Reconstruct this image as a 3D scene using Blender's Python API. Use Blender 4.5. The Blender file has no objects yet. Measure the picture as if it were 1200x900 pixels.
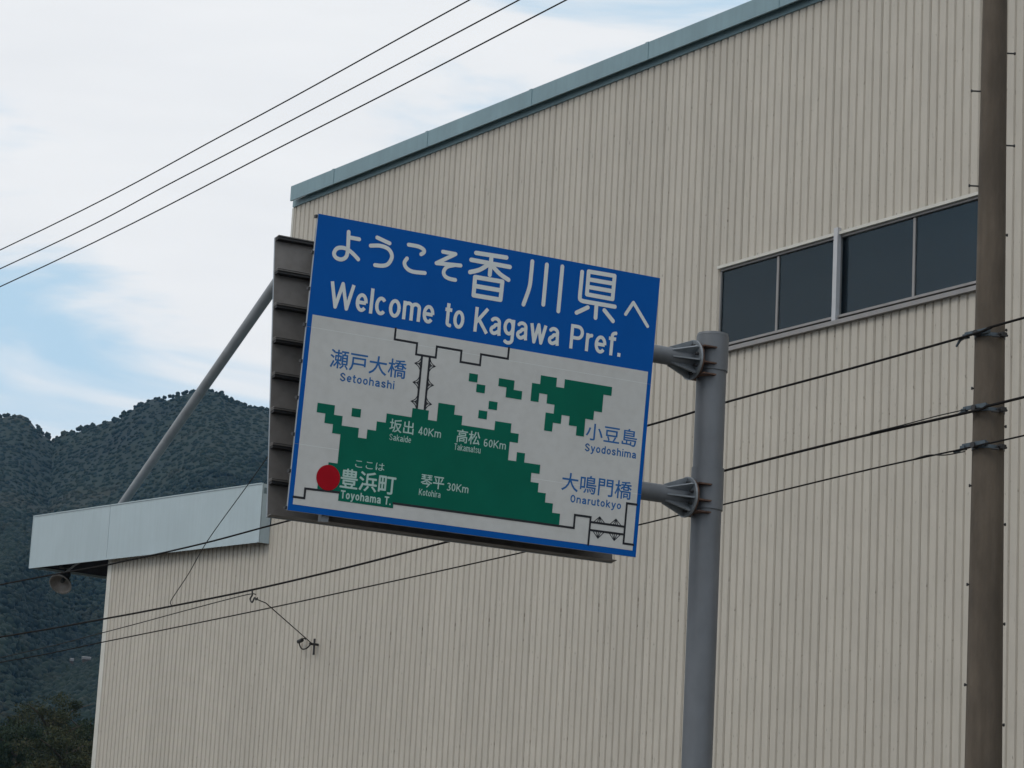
import bpy, math, random
import numpy as np
from mathutils import Vector, Matrix, noise
R = math.radians
random.seed(7); rng = np.random.default_rng(7)
S = bpy.context.scene
COL = S.collection

# ------------------------------------------------------------------ camera
f_px, pitch, roll = 3235.336, 0.2150189, 0.0530805
Fw = Vector((0, math.cos(pitch), math.sin(pitch)))
U0 = Vector((0, -math.sin(pitch), math.cos(pitch))); R0 = Vector((1, 0, 0))
Rt = R0*math.cos(roll) + U0*math.sin(roll); Up = U0*math.cos(roll) - R0*math.sin(roll)
cd = bpy.data.cameras.new('camera'); cam = bpy.data.objects.new('camera', cd); COL.objects.link(cam)
cam.matrix_world = Matrix((( Rt.x, Up.x, -Fw.x, 0), (Rt.y, Up.y, -Fw.y, 0), (Rt.z, Up.z, -Fw.z, 1.6), (0, 0, 0, 1)))
cd.sensor_width = 36; cd.lens = f_px/1200*36; cd.clip_start = .1; cd.clip_end = 9000
S.camera = cam
# ------------------------------------------------------------------ view + world + sun
S.view_settings.view_transform = 'Standard'; S.view_settings.look = 'None'
S.view_settings.exposure = 0.25; S.view_settings.gamma = 1
SUN_EL, SUN_AZ = 42, -128          # azimuth from +Y towards +X
CLOUD_SEED = (13.8, 1.1, 0.7)
w = bpy.data.worlds.new('World'); S.world = w; w.use_nodes = True
nt = w.node_tree; nt.nodes.clear()
N = nt.nodes.new; L = nt.links.new
out = N('ShaderNodeOutputWorld'); bg = N('ShaderNodeBackground'); L(bg.outputs[0], out.inputs[0])
sky = N('ShaderNodeTexSky'); sky.sky_type = 'NISHITA'; sky.sun_disc = False
sky.sun_elevation = R(SUN_EL); sky.sun_rotation = R(SUN_AZ); sky.air_density = 1.0; sky.dust_density = 2.0
tc = N('ShaderNodeTexCoord'); mp = N('ShaderNodeMapping'); mp.inputs['Scale'].default_value = (1, 1, 4.5)
mp.inputs['Location'].default_value = CLOUD_SEED
L(tc.outputs['Generated'], mp.inputs[0])
n1 = N('ShaderNodeTexNoise'); n1.inputs['Scale'].default_value = 5.0; n1.inputs['Detail'].default_value = 7
n1.inputs['Roughness'].default_value = .5; n1.inputs['Distortion'].default_value = .5; L(mp.outputs[0], n1.inputs[0])
cr = N('ShaderNodeValToRGB'); cr.color_ramp.interpolation = 'EASE'
cr.color_ramp.elements[0].position = .335; cr.color_ramp.elements[0].color = (.05, .05, .05, 1)
cr.color_ramp.elements[1].position = .485; cr.color_ramp.elements[1].color = (1, 1, 1, 1)
L(n1.outputs[0], cr.inputs[0])
n2 = N('ShaderNodeTexNoise'); n2.inputs['Scale'].default_value = 13; n2.inputs['Detail'].default_value = 5
L(mp.outputs[0], n2.inputs[0])
cl = N('ShaderNodeMix'); cl.data_type = 'RGBA'; cl.inputs['A'].default_value = (6.9, 7.1, 7.35, 1); cl.inputs['B'].default_value = (7.9, 8.0, 8.1, 1)
L(n2.outputs[0], cl.inputs['Factor'])
sb = N('ShaderNodeMix'); sb.data_type = 'RGBA'; sb.blend_type = 'MIX'; sb.inputs['Factor'].default_value = .85
sb.inputs['B'].default_value = (4.3, 6.2, 7.7, 1); L(sky.outputs[0], sb.inputs['A'])      # thin high veil over the clear sky
mx = N('ShaderNodeMix'); mx.data_type = 'RGBA'; L(cr.outputs[0], mx.inputs['Factor'])
L(sb.outputs['Result'], mx.inputs['A']); L(cl.outputs['Result'], mx.inputs['B'])
L(mx.outputs['Result'], bg.inputs[0]); bg.inputs[1].default_value = .10
sd = bpy.data.lights.new('sun', 'SUN'); sun = bpy.data.objects.new('sun', sd); COL.objects.link(sun)
sd.energy = 0.8; sd.angle = R(25); sd.color = (1, .95, .88)
sv = Vector((math.sin(R(SUN_AZ))*math.cos(R(SUN_EL)), math.cos(R(SUN_AZ))*math.cos(R(SUN_EL)), math.sin(R(SUN_EL))))
sun.rotation_euler = sv.to_track_quat('Z', 'Y').to_euler(); sun.location = (0, -10, 40)

# ------------------------------------------------------------------ materials
def mat(name, col, rough=.6, metal=0, var=.0, vs=4.0, col2=None, stretch=(1, 1, 1), spec=.5, bump=0, bs=30, streak=0, speck=None, spk=(.62,.70), spk_s=9):
    m = bpy.data.materials.new(name); m.use_nodes = True; t = m.node_tree; b = t.nodes['Principled BSDF']
    b.inputs['Roughness'].default_value = rough; b.inputs['Metallic'].default_value = metal
    b.inputs['Specular IOR Level'].default_value = spec
    b.inputs['Base Color'].default_value = (*col, 1)
    n = t.nodes.new; l = t.links.new
    co = n('ShaderNodeTexCoord'); mpn = n('ShaderNodeMapping'); mpn.inputs['Scale'].default_value = stretch
    l(co.outputs['Object'], mpn.inputs[0])
    last = None
    if var or col2:
        c2 = col2 or tuple(max(0, c*(1-var)) for c in col)
        nz = n('ShaderNodeTexNoise'); nz.inputs['Scale'].default_value = vs; nz.inputs['Detail'].default_value = 6; nz.inputs['Roughness'].default_value = .6
        l(mpn.outputs[0], nz.inputs[0])
        rp = n('ShaderNodeValToRGB'); rp.color_ramp.elements[0].position = .36; rp.color_ramp.elements[1].position = .66
        rp.color_ramp.elements[0].color = (*c2, 1); rp.color_ramp.elements[1].color = (*col, 1)
        l(nz.outputs[0], rp.inputs[0]); last = rp.outputs[0]
    if streak:
        ms = n('ShaderNodeMapping'); ms.inputs['Scale'].default_value = (9, 9, .35); l(co.outputs['Object'], ms.inputs[0])
        ns = n('ShaderNodeTexNoise'); ns.inputs['Scale'].default_value = 1.5; ns.inputs['Detail'].default_value = 5; l(ms.outputs[0], ns.inputs[0])
        rs = n('ShaderNodeMapRange'); rs.inputs['From Min'].default_value = .42; rs.inputs['From Max'].default_value = .75
        rs.inputs['To Max'].default_value = streak; l(ns.outputs[0], rs.inputs[0])
        mi = n('ShaderNodeMix'); mi.data_type = 'RGBA'; mi.inputs['B'].default_value = (col[0]*.45, col[1]*.42, col[2]*.38, 1)
        if last: l(last, mi.inputs['A'])
        else: mi.inputs['A'].default_value = (*col, 1)
        l(rs.outputs[0], mi.inputs['Factor']); last = mi.outputs['Result']
    if speck:
        nk = n('ShaderNodeTexNoise'); nk.inputs['Scale'].default_value = spk_s; nk.inputs['Detail'].default_value = 2; l(mpn.outputs[0], nk.inputs[0])
        rk = n('ShaderNodeMapRange'); rk.inputs['From Min'].default_value = spk[0]; rk.inputs['From Max'].default_value = spk[1]; l(nk.outputs[0], rk.inputs[0])
        mk = n('ShaderNodeMix'); mk.data_type = 'RGBA'; mk.inputs['B'].default_value = (*speck, 1)
        if last: l(last, mk.inputs['A'])
        else: mk.inputs['A'].default_value = (*col, 1)
        l(rk.outputs[0], mk.inputs['Factor']); last = mk.outputs['Result']
    if last: l(last, b.inputs['Base Color'])
    if bump:
        nb = n('ShaderNodeTexNoise'); nb.inputs['Scale'].default_value = bs; nb.inputs['Detail'].default_value = 5; l(mpn.outputs[0], nb.inputs[0])
        bp = n('ShaderNodeBump'); bp.inputs['Strength'].default_value = bump; bp.inputs['Distance'].default_value = .02
        l(nb.outputs[0], bp.inputs['Height']); l(bp.outputs[0], b.inputs['Normal'])
    return m
M = dict(
 wall=mat('cream_siding', (.462, .428, .370), .55, var=.09, vs=5, streak=.09, speck=(.22, .20, .165), spk=(.67, .77), spk_s=34, stretch=(1, 1, .35)),
 trim=mat('cream_trim', (.55, .54, .49), .5, var=.12, vs=3),
 teal=mat('teal_fascia', (.19, .295, .335), .5, var=.14, vs=1.5, streak=.15),
 pale=mat('pale_blue_fascia', (.38, .465, .50), .5, var=.08, vs=1.2, streak=.12),
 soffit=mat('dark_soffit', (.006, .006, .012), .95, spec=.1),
 roof=mat('roof_sheet', (.13, .19, .21), .6, var=.2),
 alu=mat('window_aluminium', (.26, .25, .245), .45, .3, var=.15, vs=6),
 white=mat('white_frame', (.46, .47, .49), .5, var=.1),
 inner=mat('dark_interior', (.10, .12, .14), .8),
 curtain=mat('pale_blind', (.62, .64, .56), .8, col2=(.16, .18, .17), vs=2.2, stretch=(1, 1, .3)),
 galv=mat('galvanised_steel', (.142, .155, .172), .5, .2, var=.17, vs=5, stretch=(1, 1, .5), bump=.04),
 galv2=mat('galvanised_bright', (.25, .275, .30), .45, .4, var=.25, vs=14),
 rust=mat('rusty_steel', (.13, .07, .045), .85, .1, col2=(.05, .03, .025), vs=22),
 pipe=mat('pale_steel_pipe', (.27, .29, .31), .55, .1, var=.2, vs=4),
 conc=mat('pole_concrete', (.112, .090, .068), .9, var=.38, vs=4, stretch=(1, 1, .35), bump=.35, bs=40, streak=.5),
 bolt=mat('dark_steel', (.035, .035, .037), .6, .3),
 band=mat('blue_grey_band', (.075, .10, .12), .5, .4, var=.3, vs=30),
 cable=mat('black_cable', (.014, .013, .013), .9, spec=.1),
 thin=mat('grey_wire', (.03, .03, .03), .85, spec=.1),
 back=mat('sign_back_aluminium', (.19, .18, .172), .55, .25, var=.16, vs=3, streak=.35),
 blue=mat('sign_blue', (.001, .092, .385), .45, var=.08, vs=2.2, spec=.08),
 sheet=mat('sign_white', (.56, .57, .56), .5, var=.07, vs=2, streak=.12, spec=.3),
 lett=mat('white_lettering', (.68, .72, .72), .5, var=.07, vs=6, spec=.2),
 green=mat('sign_green', (.002, .128, .083), .45, var=.12, vs=2.5, spec=.08),
 lgreen=mat('pale_green_lettering', (.42, .58, .54), .5, var=.12, vs=9, spec=.3),
 lblue=mat('blue_lettering', (.016, .125, .36), .5, var=.12, vs=9, spec=.3),
 black=mat('black_line', (.012, .014, .02), .5, spec=.3),
 red=mat('sign_red', (.36, .003, .012), .45, var=.12, vs=6, spec=.1),
 edge=mat('sign_edge', (.27, .31, .35), .4, .4, var=.15, vs=8),
 lamp=mat('lamp_metal', (.055, .06, .06), .6, .3, var=.3),
 refl=mat('lamp_reflector', (.26, .24, .22), .5, .2, var=.3, vs=8),
 ground=mat('ground_soil', (.13, .12, .10), .95, var=.35, vs=.4),
 asphalt=mat('asphalt', (.05, .05, .052), .9, var=.2, vs=3, bump=.2, bs=60),
 paint=mat('road_paint', (.7, .7, .68), .7, var=.15, vs=8),
 kerb=mat('kerb_concrete', (.3, .29, .27), .9, var=.2, vs=4),
 bark=mat('bark', (.06, .045, .03), .9, var=.3, vs=8),
 hut=mat('white_hut_wall', (.22, .22, .22), .7, var=.1),
)
t = M['wall'].node_tree; b = t.nodes['Principled BSDF']; src = b.inputs['Base Color'].links[0].from_socket
oi = t.nodes.new('ShaderNodeObjectInfo'); mr = t.nodes.new('ShaderNodeMapRange'); mr.inputs['To Min'].default_value = .955; mr.inputs['To Max'].default_value = 1.02
t.links.new(oi.outputs['Random'], mr.inputs[0]); hv = t.nodes.new('ShaderNodeHueSaturation'); t.links.new(src, hv.inputs['Color']); t.links.new(mr.outputs[0], hv.inputs['Value'])
t.links.new(hv.outputs[0], b.inputs['Base Color'])
def foliage(name, c1, c2, c3, scale):
    m = bpy.data.materials.new(name); m.use_nodes = True; t = m.node_tree; b = t.nodes['Principled BSDF']
    b.inputs['Roughness'].default_value = .8; b.inputs['Specular IOR Level'].default_value = .2
    co = t.nodes.new('ShaderNodeTexCoord'); a = t.nodes.new('ShaderNodeTexNoise'); a.inputs['Scale'].default_value = scale; a.inputs['Detail'].default_value = 6
    a.inputs['Roughness'].default_value = .7
    t.links.new(co.outputs['Object'], a.inputs[0]); r = t.nodes.new('ShaderNodeValToRGB')
    r.color_ramp.elements[0].position = .34; r.color_ramp.elements[0].color = (*c1, 1)
    r.color_ramp.elements[1].position = .70; r.color_ramp.elements[1].color = (*c3, 1)
    e = r.color_ramp.elements.new(.52); e.color = (*c2, 1)
    t.links.new(a.outputs[0], r.inputs[0]); t.links.new(r.outputs[0], b.inputs['Base Color'])
    return m
M['forest'] = foliage('forest_leaves', (.004, .012, .010), (.008, .018, .011), (.026, .024, .012), .014)
M['leafA'] = foliage('leaves_olive', (.014, .024, .010), (.036, .042, .018), (.075, .062, .026), .5)
M['leafB'] = foliage('leaves_green', (.009, .019, .010), (.018, .032, .014), (.038, .045, .018), .5)
gm = bpy.data.materials.new('window_glass'); gm.use_nodes = True; t = gm.node_tree; t.nodes.clear()
o_ = t.nodes.new('ShaderNodeOutputMaterial'); mxs = t.nodes.new('ShaderNodeMixShader'); fr = t.nodes.new('ShaderNodeFresnel'); fr.inputs[0].default_value = 1.5
tr = t.nodes.new('ShaderNodeBsdfTransparent'); tr.inputs[0].default_value = (.75, .78, .78, 1)
gl = t.nodes.new('ShaderNodeBsdfGlossy'); gl.inputs['Roughness'].default_value = .12; gl.inputs[0].default_value = (.58, .70, .78, 1)
t.links.new(fr.outputs[0], mxs.inputs[0]); t.links.new(tr.outputs[0], mxs.inputs[1]); t.links.new(gl.outputs[0], mxs.inputs[2]); t.links.new(mxs.outputs[0], o_.inputs[0])
M['glass'] = gm

# ------------------------------------------------------------------ mesh helpers
class MB:
    def __init__(s): s.v = []; s.f = []
    def add(s, vs, fs):
        o = len(s.v); s.v += [tuple(v) for v in vs]; s.f += [tuple(i+o for i in f) for f in fs]; return s
    def box(s, x0, x1, y0, y1, z0, z1):
        return s.add([(x0,y0,z0),(x1,y0,z0),(x1,y1,z0),(x0,y1,z0),(x0,y0,z1),(x1,y0,z1),(x1,y1,z1),(x0,y1,z1)],
                     [(3,2,1,0),(4,5,6,7),(0,1,5,4),(1,2,6,5),(2,3,7,6),(3,0,4,7)])
    def quadbox(s, pts, th):     # prism: polygon pts (3d) extruded by vector th
        n = len(pts); a = [Vector(p) for p in pts]; b = [p+Vector(th) for p in a]
        return s.add(a+b, [tuple(range(n))[::-1], tuple(range(n, 2*n))]+[(i, (i+1)%n, (i+1)%n+n, i+n) for i in range(n)])
    def tube(s, pts, r, n=12, caps=True):
        P = [Vector(p) for p in pts]; rs = r if isinstance(r, (list, tuple)) else [r]*len(P)
        o = len(s.v); prev = None
        for i, p in enumerate(P):
            d = (P[min(i+1, len(P)-1)]-P[max(i-1, 0)]).normalized()
            if prev is None:
                a = d.cross(Vector((0, 0, 1)));  a = a if a.length > .05 else d.cross(Vector((0, 1, 0)))
            else: a = prev - d*prev.dot(d)
            a.normalize(); prev = a; b = d.cross(a)
            for k in range(n):
                t_ = 2*math.pi*k/n; s.v.append(tuple(p+(a*math.cos(t_)+b*math.sin(t_))*rs[i]))
        for i in range(len(P)-1):
            for k in range(n):
                s.f.append((o+i*n+k, o+i*n+(k+1)%n, o+(i+1)*n+(k+1)%n, o+(i+1)*n+k))
        if caps:
            s.f.append(tuple(o+k for k in range(n))[::-1]); s.f.append(tuple(o+(len(P)-1)*n+k for k in range(n)))
        return s
    def obj(s, name, m, parent=None, smooth=False, angle=None):
        me = bpy.data.meshes.new(name); me.from_pydata(s.v, [], s.f); me.update()
        o = bpy.data.objects.new(name, me); me.materials.append(M[m]); COL.objects.link(o)
        if parent: o.parent = parent
        if smooth:
            me.polygons.foreach_set('use_smooth', [True]*len(me.polygons))
            try: me.set_sharp_from_angle(angle=R(angle or 40))
            except Exception: pass
        return o
def tag(o, label=None, cat=None, group=None, kind=None):
    if label: o['label'] = label
    if cat: o['category'] = cat
    if group: o['group'] = group
    if kind: o['kind'] = kind
    return o
def empty(name, loc=(0,0,0), mw=None):
    o = bpy.data.objects.new(name, None); COL.objects.link(o); o.empty_display_size = .3
    if mw is not None: o.matrix_world = mw
    else: o.location = loc
    return o
def frame_matrix(x, y, z, o):
    return Matrix(((x.x, y.x, z.x, o.x), (x.y, y.y, z.y, o.y), (x.z, y.z, z.z, o.z), (0, 0, 0, 1)))

# ------------------------------------------------------------------ ground, road
o = MB(); n = 72
o.add([(0, 0, 0)]+[(2600*math.cos(2*math.pi*k/n), 2600*math.sin(2*math.pi*k/n), 0) for k in range(n)], [(0, 1+k, 1+(k+1)%n) for k in range(n)])
tag(o.obj('ground', 'ground'), kind='structure')
E_ = Vector((.561709, -.827335, 0)); IN = Vector((.827335, .561709, 0))      # along the factory front (towards the right), into the factory
FO = Vector((4.97297, 32.54368, 0))
FM = frame_matrix(E_, IN, Vector((0, 0, 1)), FO)
RM = FM.copy()
def setting(mb, name, m):
    o = mb.obj(name, m); o.matrix_world = RM; return tag(o, kind='structure')
setting(MB().box(-160, 60, -28, -13, .000, .005), 'road', 'asphalt')
mk = MB()
for k in range(-16, 6): mk.box(k*10, k*10+5, -20.6, -20.4, .0055, .009)
mk.box(-160, 60, -27.5, -27.35, .0055, .009); mk.box(-160, 60, -13.6, -13.45, .0055, .009)
setting(mk, 'road_marking', 'paint')
setting(MB().box(-160, 60, -13, -12.8, -.05, .15), 'kerb', 'kerb')
setting(MB().box(-160, 60, -12.8, -9.6, -.05, .12), 'pavement', 'kerb')

# ------------------------------------------------------------------ hills + forest
sky_px = [(-60, 9.0), (-40, 10.0), (-30, 8.6), (-22, 9.8), (-16, 10.9), (-13, 11.3), (-11.5, 11.0), (-10.67, 11.07), (-10.23, 11.13), (-9.96, 11.01), (-9.67, 10.77), (-9.52, 10.66), (-9.33, 10.82),
          (-8.9, 11.0), (-8.38, 11.14), (-8.05, 11.4), (-7.62, 11.64), (-7.01, 11.83), (-6.57, 11.94), (-6.16, 11.93), (-5.9, 11.77), (-5.57, 11.69),
          (-5.17, 11.65), (-4, 11.3), (-1, 9.8), (4, 8.2), (10, 9.5), (20, 8.0), (40, 7.0), (60, 6)]
SA = np.array([a for a, _ in sky_px]); SE = np.array([b for _, b in sky_px])
def ridge_r(az): return 1450 + 60*np.sin(az*.35)
def hill_h(az, r):
    el = np.interp(az, SA, SE) - .14
    rr = ridge_r(az); Hh = rr*np.tan(np.radians(el)) + 1.6
    tt = np.clip((r-330)/(rr-330), 0, 1.35)
    h = np.where(tt <= 1, np.power(np.clip(tt, 0, 1), 1.55), 1-(tt-1)*1.4)
    a = np.radians(az)
    spur = 14*np.sin(a*46+r*.004)*np.sin(np.pi*np.clip(tt, 0, 1)) + 7*np.sin(a*120-r*.009)*np.sin(np.pi*np.clip(tt, 0, 1))
    return Hh*h + spur*np.clip(tt*2, 0, 1) - 2.0*(tt <= 0)
az = np.concatenate([np.arange(-60, -16, 1.0), np.arange(-16, 0, .12), np.arange(0, 60.1, 1.0)]); rr = np.linspace(320, 1900, 90)
A2, R2 = np.meshgrid(az, rr, indexing='ij'); Hh = hill_h(A2, R2)
X = R2*np.sin(np.radians(A2)); Y = R2*np.cos(np.radians(A2))
V = np.stack([X, Y, Hh], -1).reshape(-1, 3); na, nr = len(az), len(rr)
Fc = [(i*nr+j, i*nr+j+1, (i+1)*nr+j+1, (i+1)*nr+j) for i in range(na-1) for j in range(nr-1)]
hm = MB(); hm.v = [tuple(v) for v in V]; hm.f = [f[::-1] for f in Fc]
hills = hm.obj('hills', 'forest', smooth=True, angle=180); tag(hills, kind='structure')

def ico(sub):
    import bmesh
    bm = bmesh.new(); bmesh.ops.create_icosphere(bm, subdivisions=sub, radius=1)
    v = np.array([x.co[:] for x in bm.verts]); f = np.array([[q.index for q in p.verts] for p in bm.faces]); bm.free(); return v, f
IV, IF = ico(2)
variants = []
for k in range(6):
    dv = IV.copy()
    for i, p in enumerate(IV):
        q = Vector(p)*1.7+Vector((k*9, 0, 0)); s = 1+.55*noise.noise(q)+.25*noise.noise(q*2.7)
        dv[i] = p*s
    dv[:, 2] *= .9; variants.append(dv)
cells = []
for a in np.arange(-14.5, -4.0, .135):
    r = 560.0
    while r < 1560:
        st = 2.5+r*.0009
        cells.append((a+rng.uniform(-.09, .09), r+rng.uniform(-3, 3))); r += st
    
cells = np.array(cells); hz = hill_h(cells[:, 0], cells[:, 1])
VV = []; FF = []; off = 0
for (a, r), h in zip(cells, hz):
    if r > ridge_r(a)+25: continue
    dv = variants[rng.integers(6)]; sz = rng.uniform(.85, 1.8)*(1 if r < 1250 else .8)*(1+.12*(rng.random() < .07)*3)
    c_, s_ = math.cos(rng.uniform(0, 6.28)), 0; s_ = math.sqrt(1-c_*c_)
    v = dv*np.array([sz, sz, sz*rng.uniform(.8, 1.25)])
    x = v[:, 0]*c_-v[:, 1]*s_; y = v[:, 0]*s_+v[:, 1]*c_
    VV.append(np.stack([x+r*math.sin(R(a)), y+r*math.cos(R(a)), v[:, 2]+h+(.45 if r < 1200 else -.25)], -1)); FF.append(IF+off); off += len(dv)
VV = np.concatenate(VV).astype(np.float32); FF = np.concatenate(FF).astype(np.int32)
me = bpy.data.meshes.new('hillside_forest'); me.vertices.add(len(VV)); me.vertices.foreach_set('co', VV.ravel())
me.loops.add(FF.size); me.loops.foreach_set('vertex_index', FF.ravel()); me.polygons.add(len(FF))
me.polygons.foreach_set('loop_start', np.arange(0, FF.size, 3, dtype=np.int32)); me.polygons.foreach_set('use_smooth', [True]*len(FF)); me.update(calc_edges=True); me.materials.append(M['forest'])
fo = bpy.data.objects.new('hillside_forest', me); COL.objects.link(fo)
tag(fo, 'dark blue green woodland covering the steep hills behind the factory', 'forest', kind='stuff')
print('forest tris', len(FF))

# two small white huts low on the slope
def hut(azd, r, w_, label):
    z = float(hill_h(np.array([azd]), np.array([r]))[0])+2.6
    t_ = empty('hillside_hut', (r*math.sin(R(azd)), r*math.cos(R(azd)), z)); t_.rotation_euler.z = R(20)
    MB().box(-w_/2+.1, w_/2-.1, -.9, .9, -4, -.1).obj('base', 'bark', t_)
    tag(t_, label, 'hut', 'white huts on the wooded hillside')
    MB().box(-w_/2, w_/2, -1.0, 1.0, -.1, .55).obj('wall', 'hut', t_)
    MB().quadbox([(-w_/2-.1, -1.1, .55), (-w_/2-.1, 1.1, .55), (-w_/2-.1, 0, .85)], (w_+.2, 0, 0)).obj('roof', 'hut', t_)
hut(-8.46, 880, 2.6, 'longer white hut low on the wooded hillside, right of the tiny one')
hut(-8.75, 880, 1.0, 'tiny white hut low on the wooded hillside, left of the longer one')

# near trees at the foot of the slope
def tree(loc, hgt, cr_, mleaf, label, seed, nleaf=17000):
    rg = np.random.default_rng(seed)
    t_ = empty('broadleaf_tree', loc); tag(t_, label, 'tree', 'trees at the foot of the slope')
    tb = MB(); tb.tube([(0, 0, -1.5), (.1, 0, hgt*.3), (.25, .1, hgt*.6), (.1, 0, hgt*.85)], [.3, .22, .13, .04], 9)
    for k in range(9):
        a_ = k*2.4; z0 = hgt*(.25+.06*k)
        tb.tube([(0.1, 0, z0), (math.cos(a_)*cr_*.45, math.sin(a_)*cr_*.45, z0+hgt*.12), (math.cos(a_)*cr_*.8, math.sin(a_)*cr_*.8, z0+hgt*.17)], [.1, .06, .02], 6)
    tb.obj('trunk', 'bark', t_, True)
    ncl = 75; cc = rg.normal(size=(ncl, 3)); cc /= np.linalg.norm(cc, axis=1)[:, None]; cc *= (rg.random(ncl)**.45)[:, None]
    cc = cc*np.array([cr_, cr_, hgt*.36])+np.array([0, 0, hgt*.6]); rad = rg.uniform(.3, .95, ncl)*cr_*.36
    ci = rg.integers(0, ncl, nleaf); u = rg.normal(size=(nleaf, 3)); u /= np.linalg.norm(u, axis=1)[:, None]
    p = cc[ci]+u*(rad[ci]*rg.random(nleaf)**.35)[:, None]*np.array([1.15, 1.15, .75])
    a1 = rg.normal(size=(nleaf, 3)); a1 /= np.linalg.norm(a1, axis=1)[:, None]; a2 = np.cross(a1, rg.normal(size=(nleaf, 3))); a2 /= np.linalg.norm(a2, axis=1)[:, None]
    s = rg.uniform(.05, .12, nleaf)[:, None]
    v = np.stack([p-a1*s, p+a2*s*.55, p+a1*s, p-a2*s*.55], 1).reshape(-1, 3)
    cm = MB(); cm.v = [tuple(q) for q in v]; cm.f = [(4*i, 4*i+1, 4*i+2, 4*i+3) for i in range(nleaf)]
    cm.obj('crown', mleaf, t_)
def at(azd, r, z=0): return (r*math.sin(R(azd)), r*math.cos(R(azd)), z)
def mound(azd, r): return max(0.0, 0)
# a low wooded bank the trees stand on
bank = MB(); BA = np.arange(-17, -5.01, .25); BR = np.linspace(118, 340, 16)
def bank_h(a, r):
    return float(np.clip((r-118)/90, 0, 1)**.8*(9.0+.8*math.sin(a*2.3)+.5*math.sin(r*.07)) - (.3 if r < 119 else 0) - max(0, (r-250))*.04)
for a in BA:
    for r in BR:
        e_ = min(1, (a+17)/1.5, (-5-a)/1.0); bank.v.append((r*math.sin(R(a)), r*math.cos(R(a)), bank_h(a, r)*max(0, e_)-.05))
nb = len(BR)
for i in range(len(BA)-1):
    for j in range(nb-1): bank.f.append((i*nb+j, (i+1)*nb+j, (i+1)*nb+j+1, i*nb+j+1))
bo = bank.obj('wooded_bank', 'leafB', smooth=True, angle=180); tag(bo, kind='structure')
for (a, r, h, c_, m_, lb, sd_, top) in [
  (-9.05, 196, 9.5, 3.6, 'leafA', 'olive brown broadleaf tree nearest the factory corner, rounded crown', 1, 5.45),
  (-8.30, 205, 9, 3.0, 'leafB', 'dark green tree half hidden behind the left edge of the corrugated wall', 2, 5.2),
  (-9.75, 190, 8, 3.2, 'leafB', 'dark green tree at the bottom left corner of the photo', 3, 4.8),
  (-10.7, 200, 9, 3.6, 'leafA', 'olive tree left of the corner trees, mostly outside the frame', 4, 4.9),
  (-8.75, 176, 7, 3.2, 'leafA', 'low dark olive tree in front of the rounded olive brown tree', 5, 4.7)]:
    ztop = r*math.tan(R(top))+1.6
    tree(at(a, r, ztop-h*.98), h, c_, m_, lb, sd_)

# ------------------------------------------------------------------ corrugated siding
PIT = .149; SHW = PIT*6
def profile(s0, s1):
    """points (s, out) of the ribbed sheet between s0 and s1"""
    k0 = math.floor(s0/PIT)-1; pts = []
    for k in range(k0, math.ceil(s1/PIT)+2):
        b = k*PIT
        for ds, o_ in ((0, 0.0), (.016, 0.0), (.030, .023), (.135, .023)):
            pts.append((b+ds, o_))
    def ev(s):
        for (a, ya), (b, yb) in zip(pts, pts[1:]):
            if a <= s <= b: return ya+(yb-ya)*(s-a)/(b-a)
    return [(s0, ev(s0))]+[p for p in pts if s0+1e-4 < p[0] < s1-1e-4]+[(s1, ev(s1))]
def siding(parent, s0, s1, z0, z1, ztop=None):
    """row of sheets, each a part; ztop(s) optional sloping top"""
    k = math.floor(s0/SHW+1e-6); first = {}
    while k*SHW < s1-1e-6:
        a = max(s0, k*SHW); b = min(s1, (k+1)*SHW); k += 1
        if b-a < .004: continue
        full = abs((b-a)-SHW) < 1e-4 and ztop is None
        if full and 'me' in first:
            o = bpy.data.objects.new('wall_sheet', first['me']); COL.objects.link(o); o.parent = parent; o.location.x = a-first['a']
            continue
        pr = profile(a, b); mb = MB()
        for s, y in pr:
            lap = .006*min(1, max(0, (s-math.floor(a/SHW+1e-6)*SHW)/SHW))
            zt = ztop(s) if ztop else z1
            mb.v += [(s, -y-lap, z0), (s, -y-lap, zt)]
        for i in range(len(pr)-1): mb.f.append((2*i, 2*i+2, 2*i+3, 2*i+1))
        # lap edge so each sheet has a visible thickness
        if abs(b-k*SHW) < 1e-4:
            o_ = len(mb.v); s, y = pr[-1]; mb.v += [(s, -y+.004, z0), (s, -y+.004, ztop(s) if ztop else z1)]
            mb.f.append((2*len(pr)-2, o_, o_+1, 2*len(pr)-1))
        o = mb.obj('wall_sheet', 'wall', parent)
        if full: first['me'] = o.data; first['a'] = a
# ------------------------------------------------------------------ factory
fac = empty('factory_building', mw=FM)
tag(fac, 'tall beige corrugated metal factory with teal roof edge, behind the blue sign', 'factory')
W0, W1, ZB, ZT = -4.0, 1.02, 10.0, 11.14
CX = -15.74; RX = 26.0
siding(fac, CX, W0, .3, 14.5); siding(fac, W0, W1, .3, ZB-.02); siding(fac, W0, W1, ZT+.02, 14.5); siding(fac, W1, RX, .3, 14.5)
core = MB()    # carcass behind the sheets, open at the window
core.box(CX+.02, W0, .03, .10, .0, 14.5).box(W1, RX, .03, .25, 0, 14.5).box(W0, W1, .03, .25, 0, ZB-.03).box(W0, W1, .03, .25, ZT+.03, 14.5)
core.box(CX+.02, CX+.25, .25, 30, 0, 14.5).box(RX-.25, RX, .25, 30, 0, 14.5).box(CX+.25, RX-.25, 29.8, 30, 0, 14.5)
core.obj('side_wall', 'wall', fac)
MB().box(CX-.03, CX+.03, -.035, .06, 9.7, 14.42).obj('corner_trim', 'trim', fac)
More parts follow.
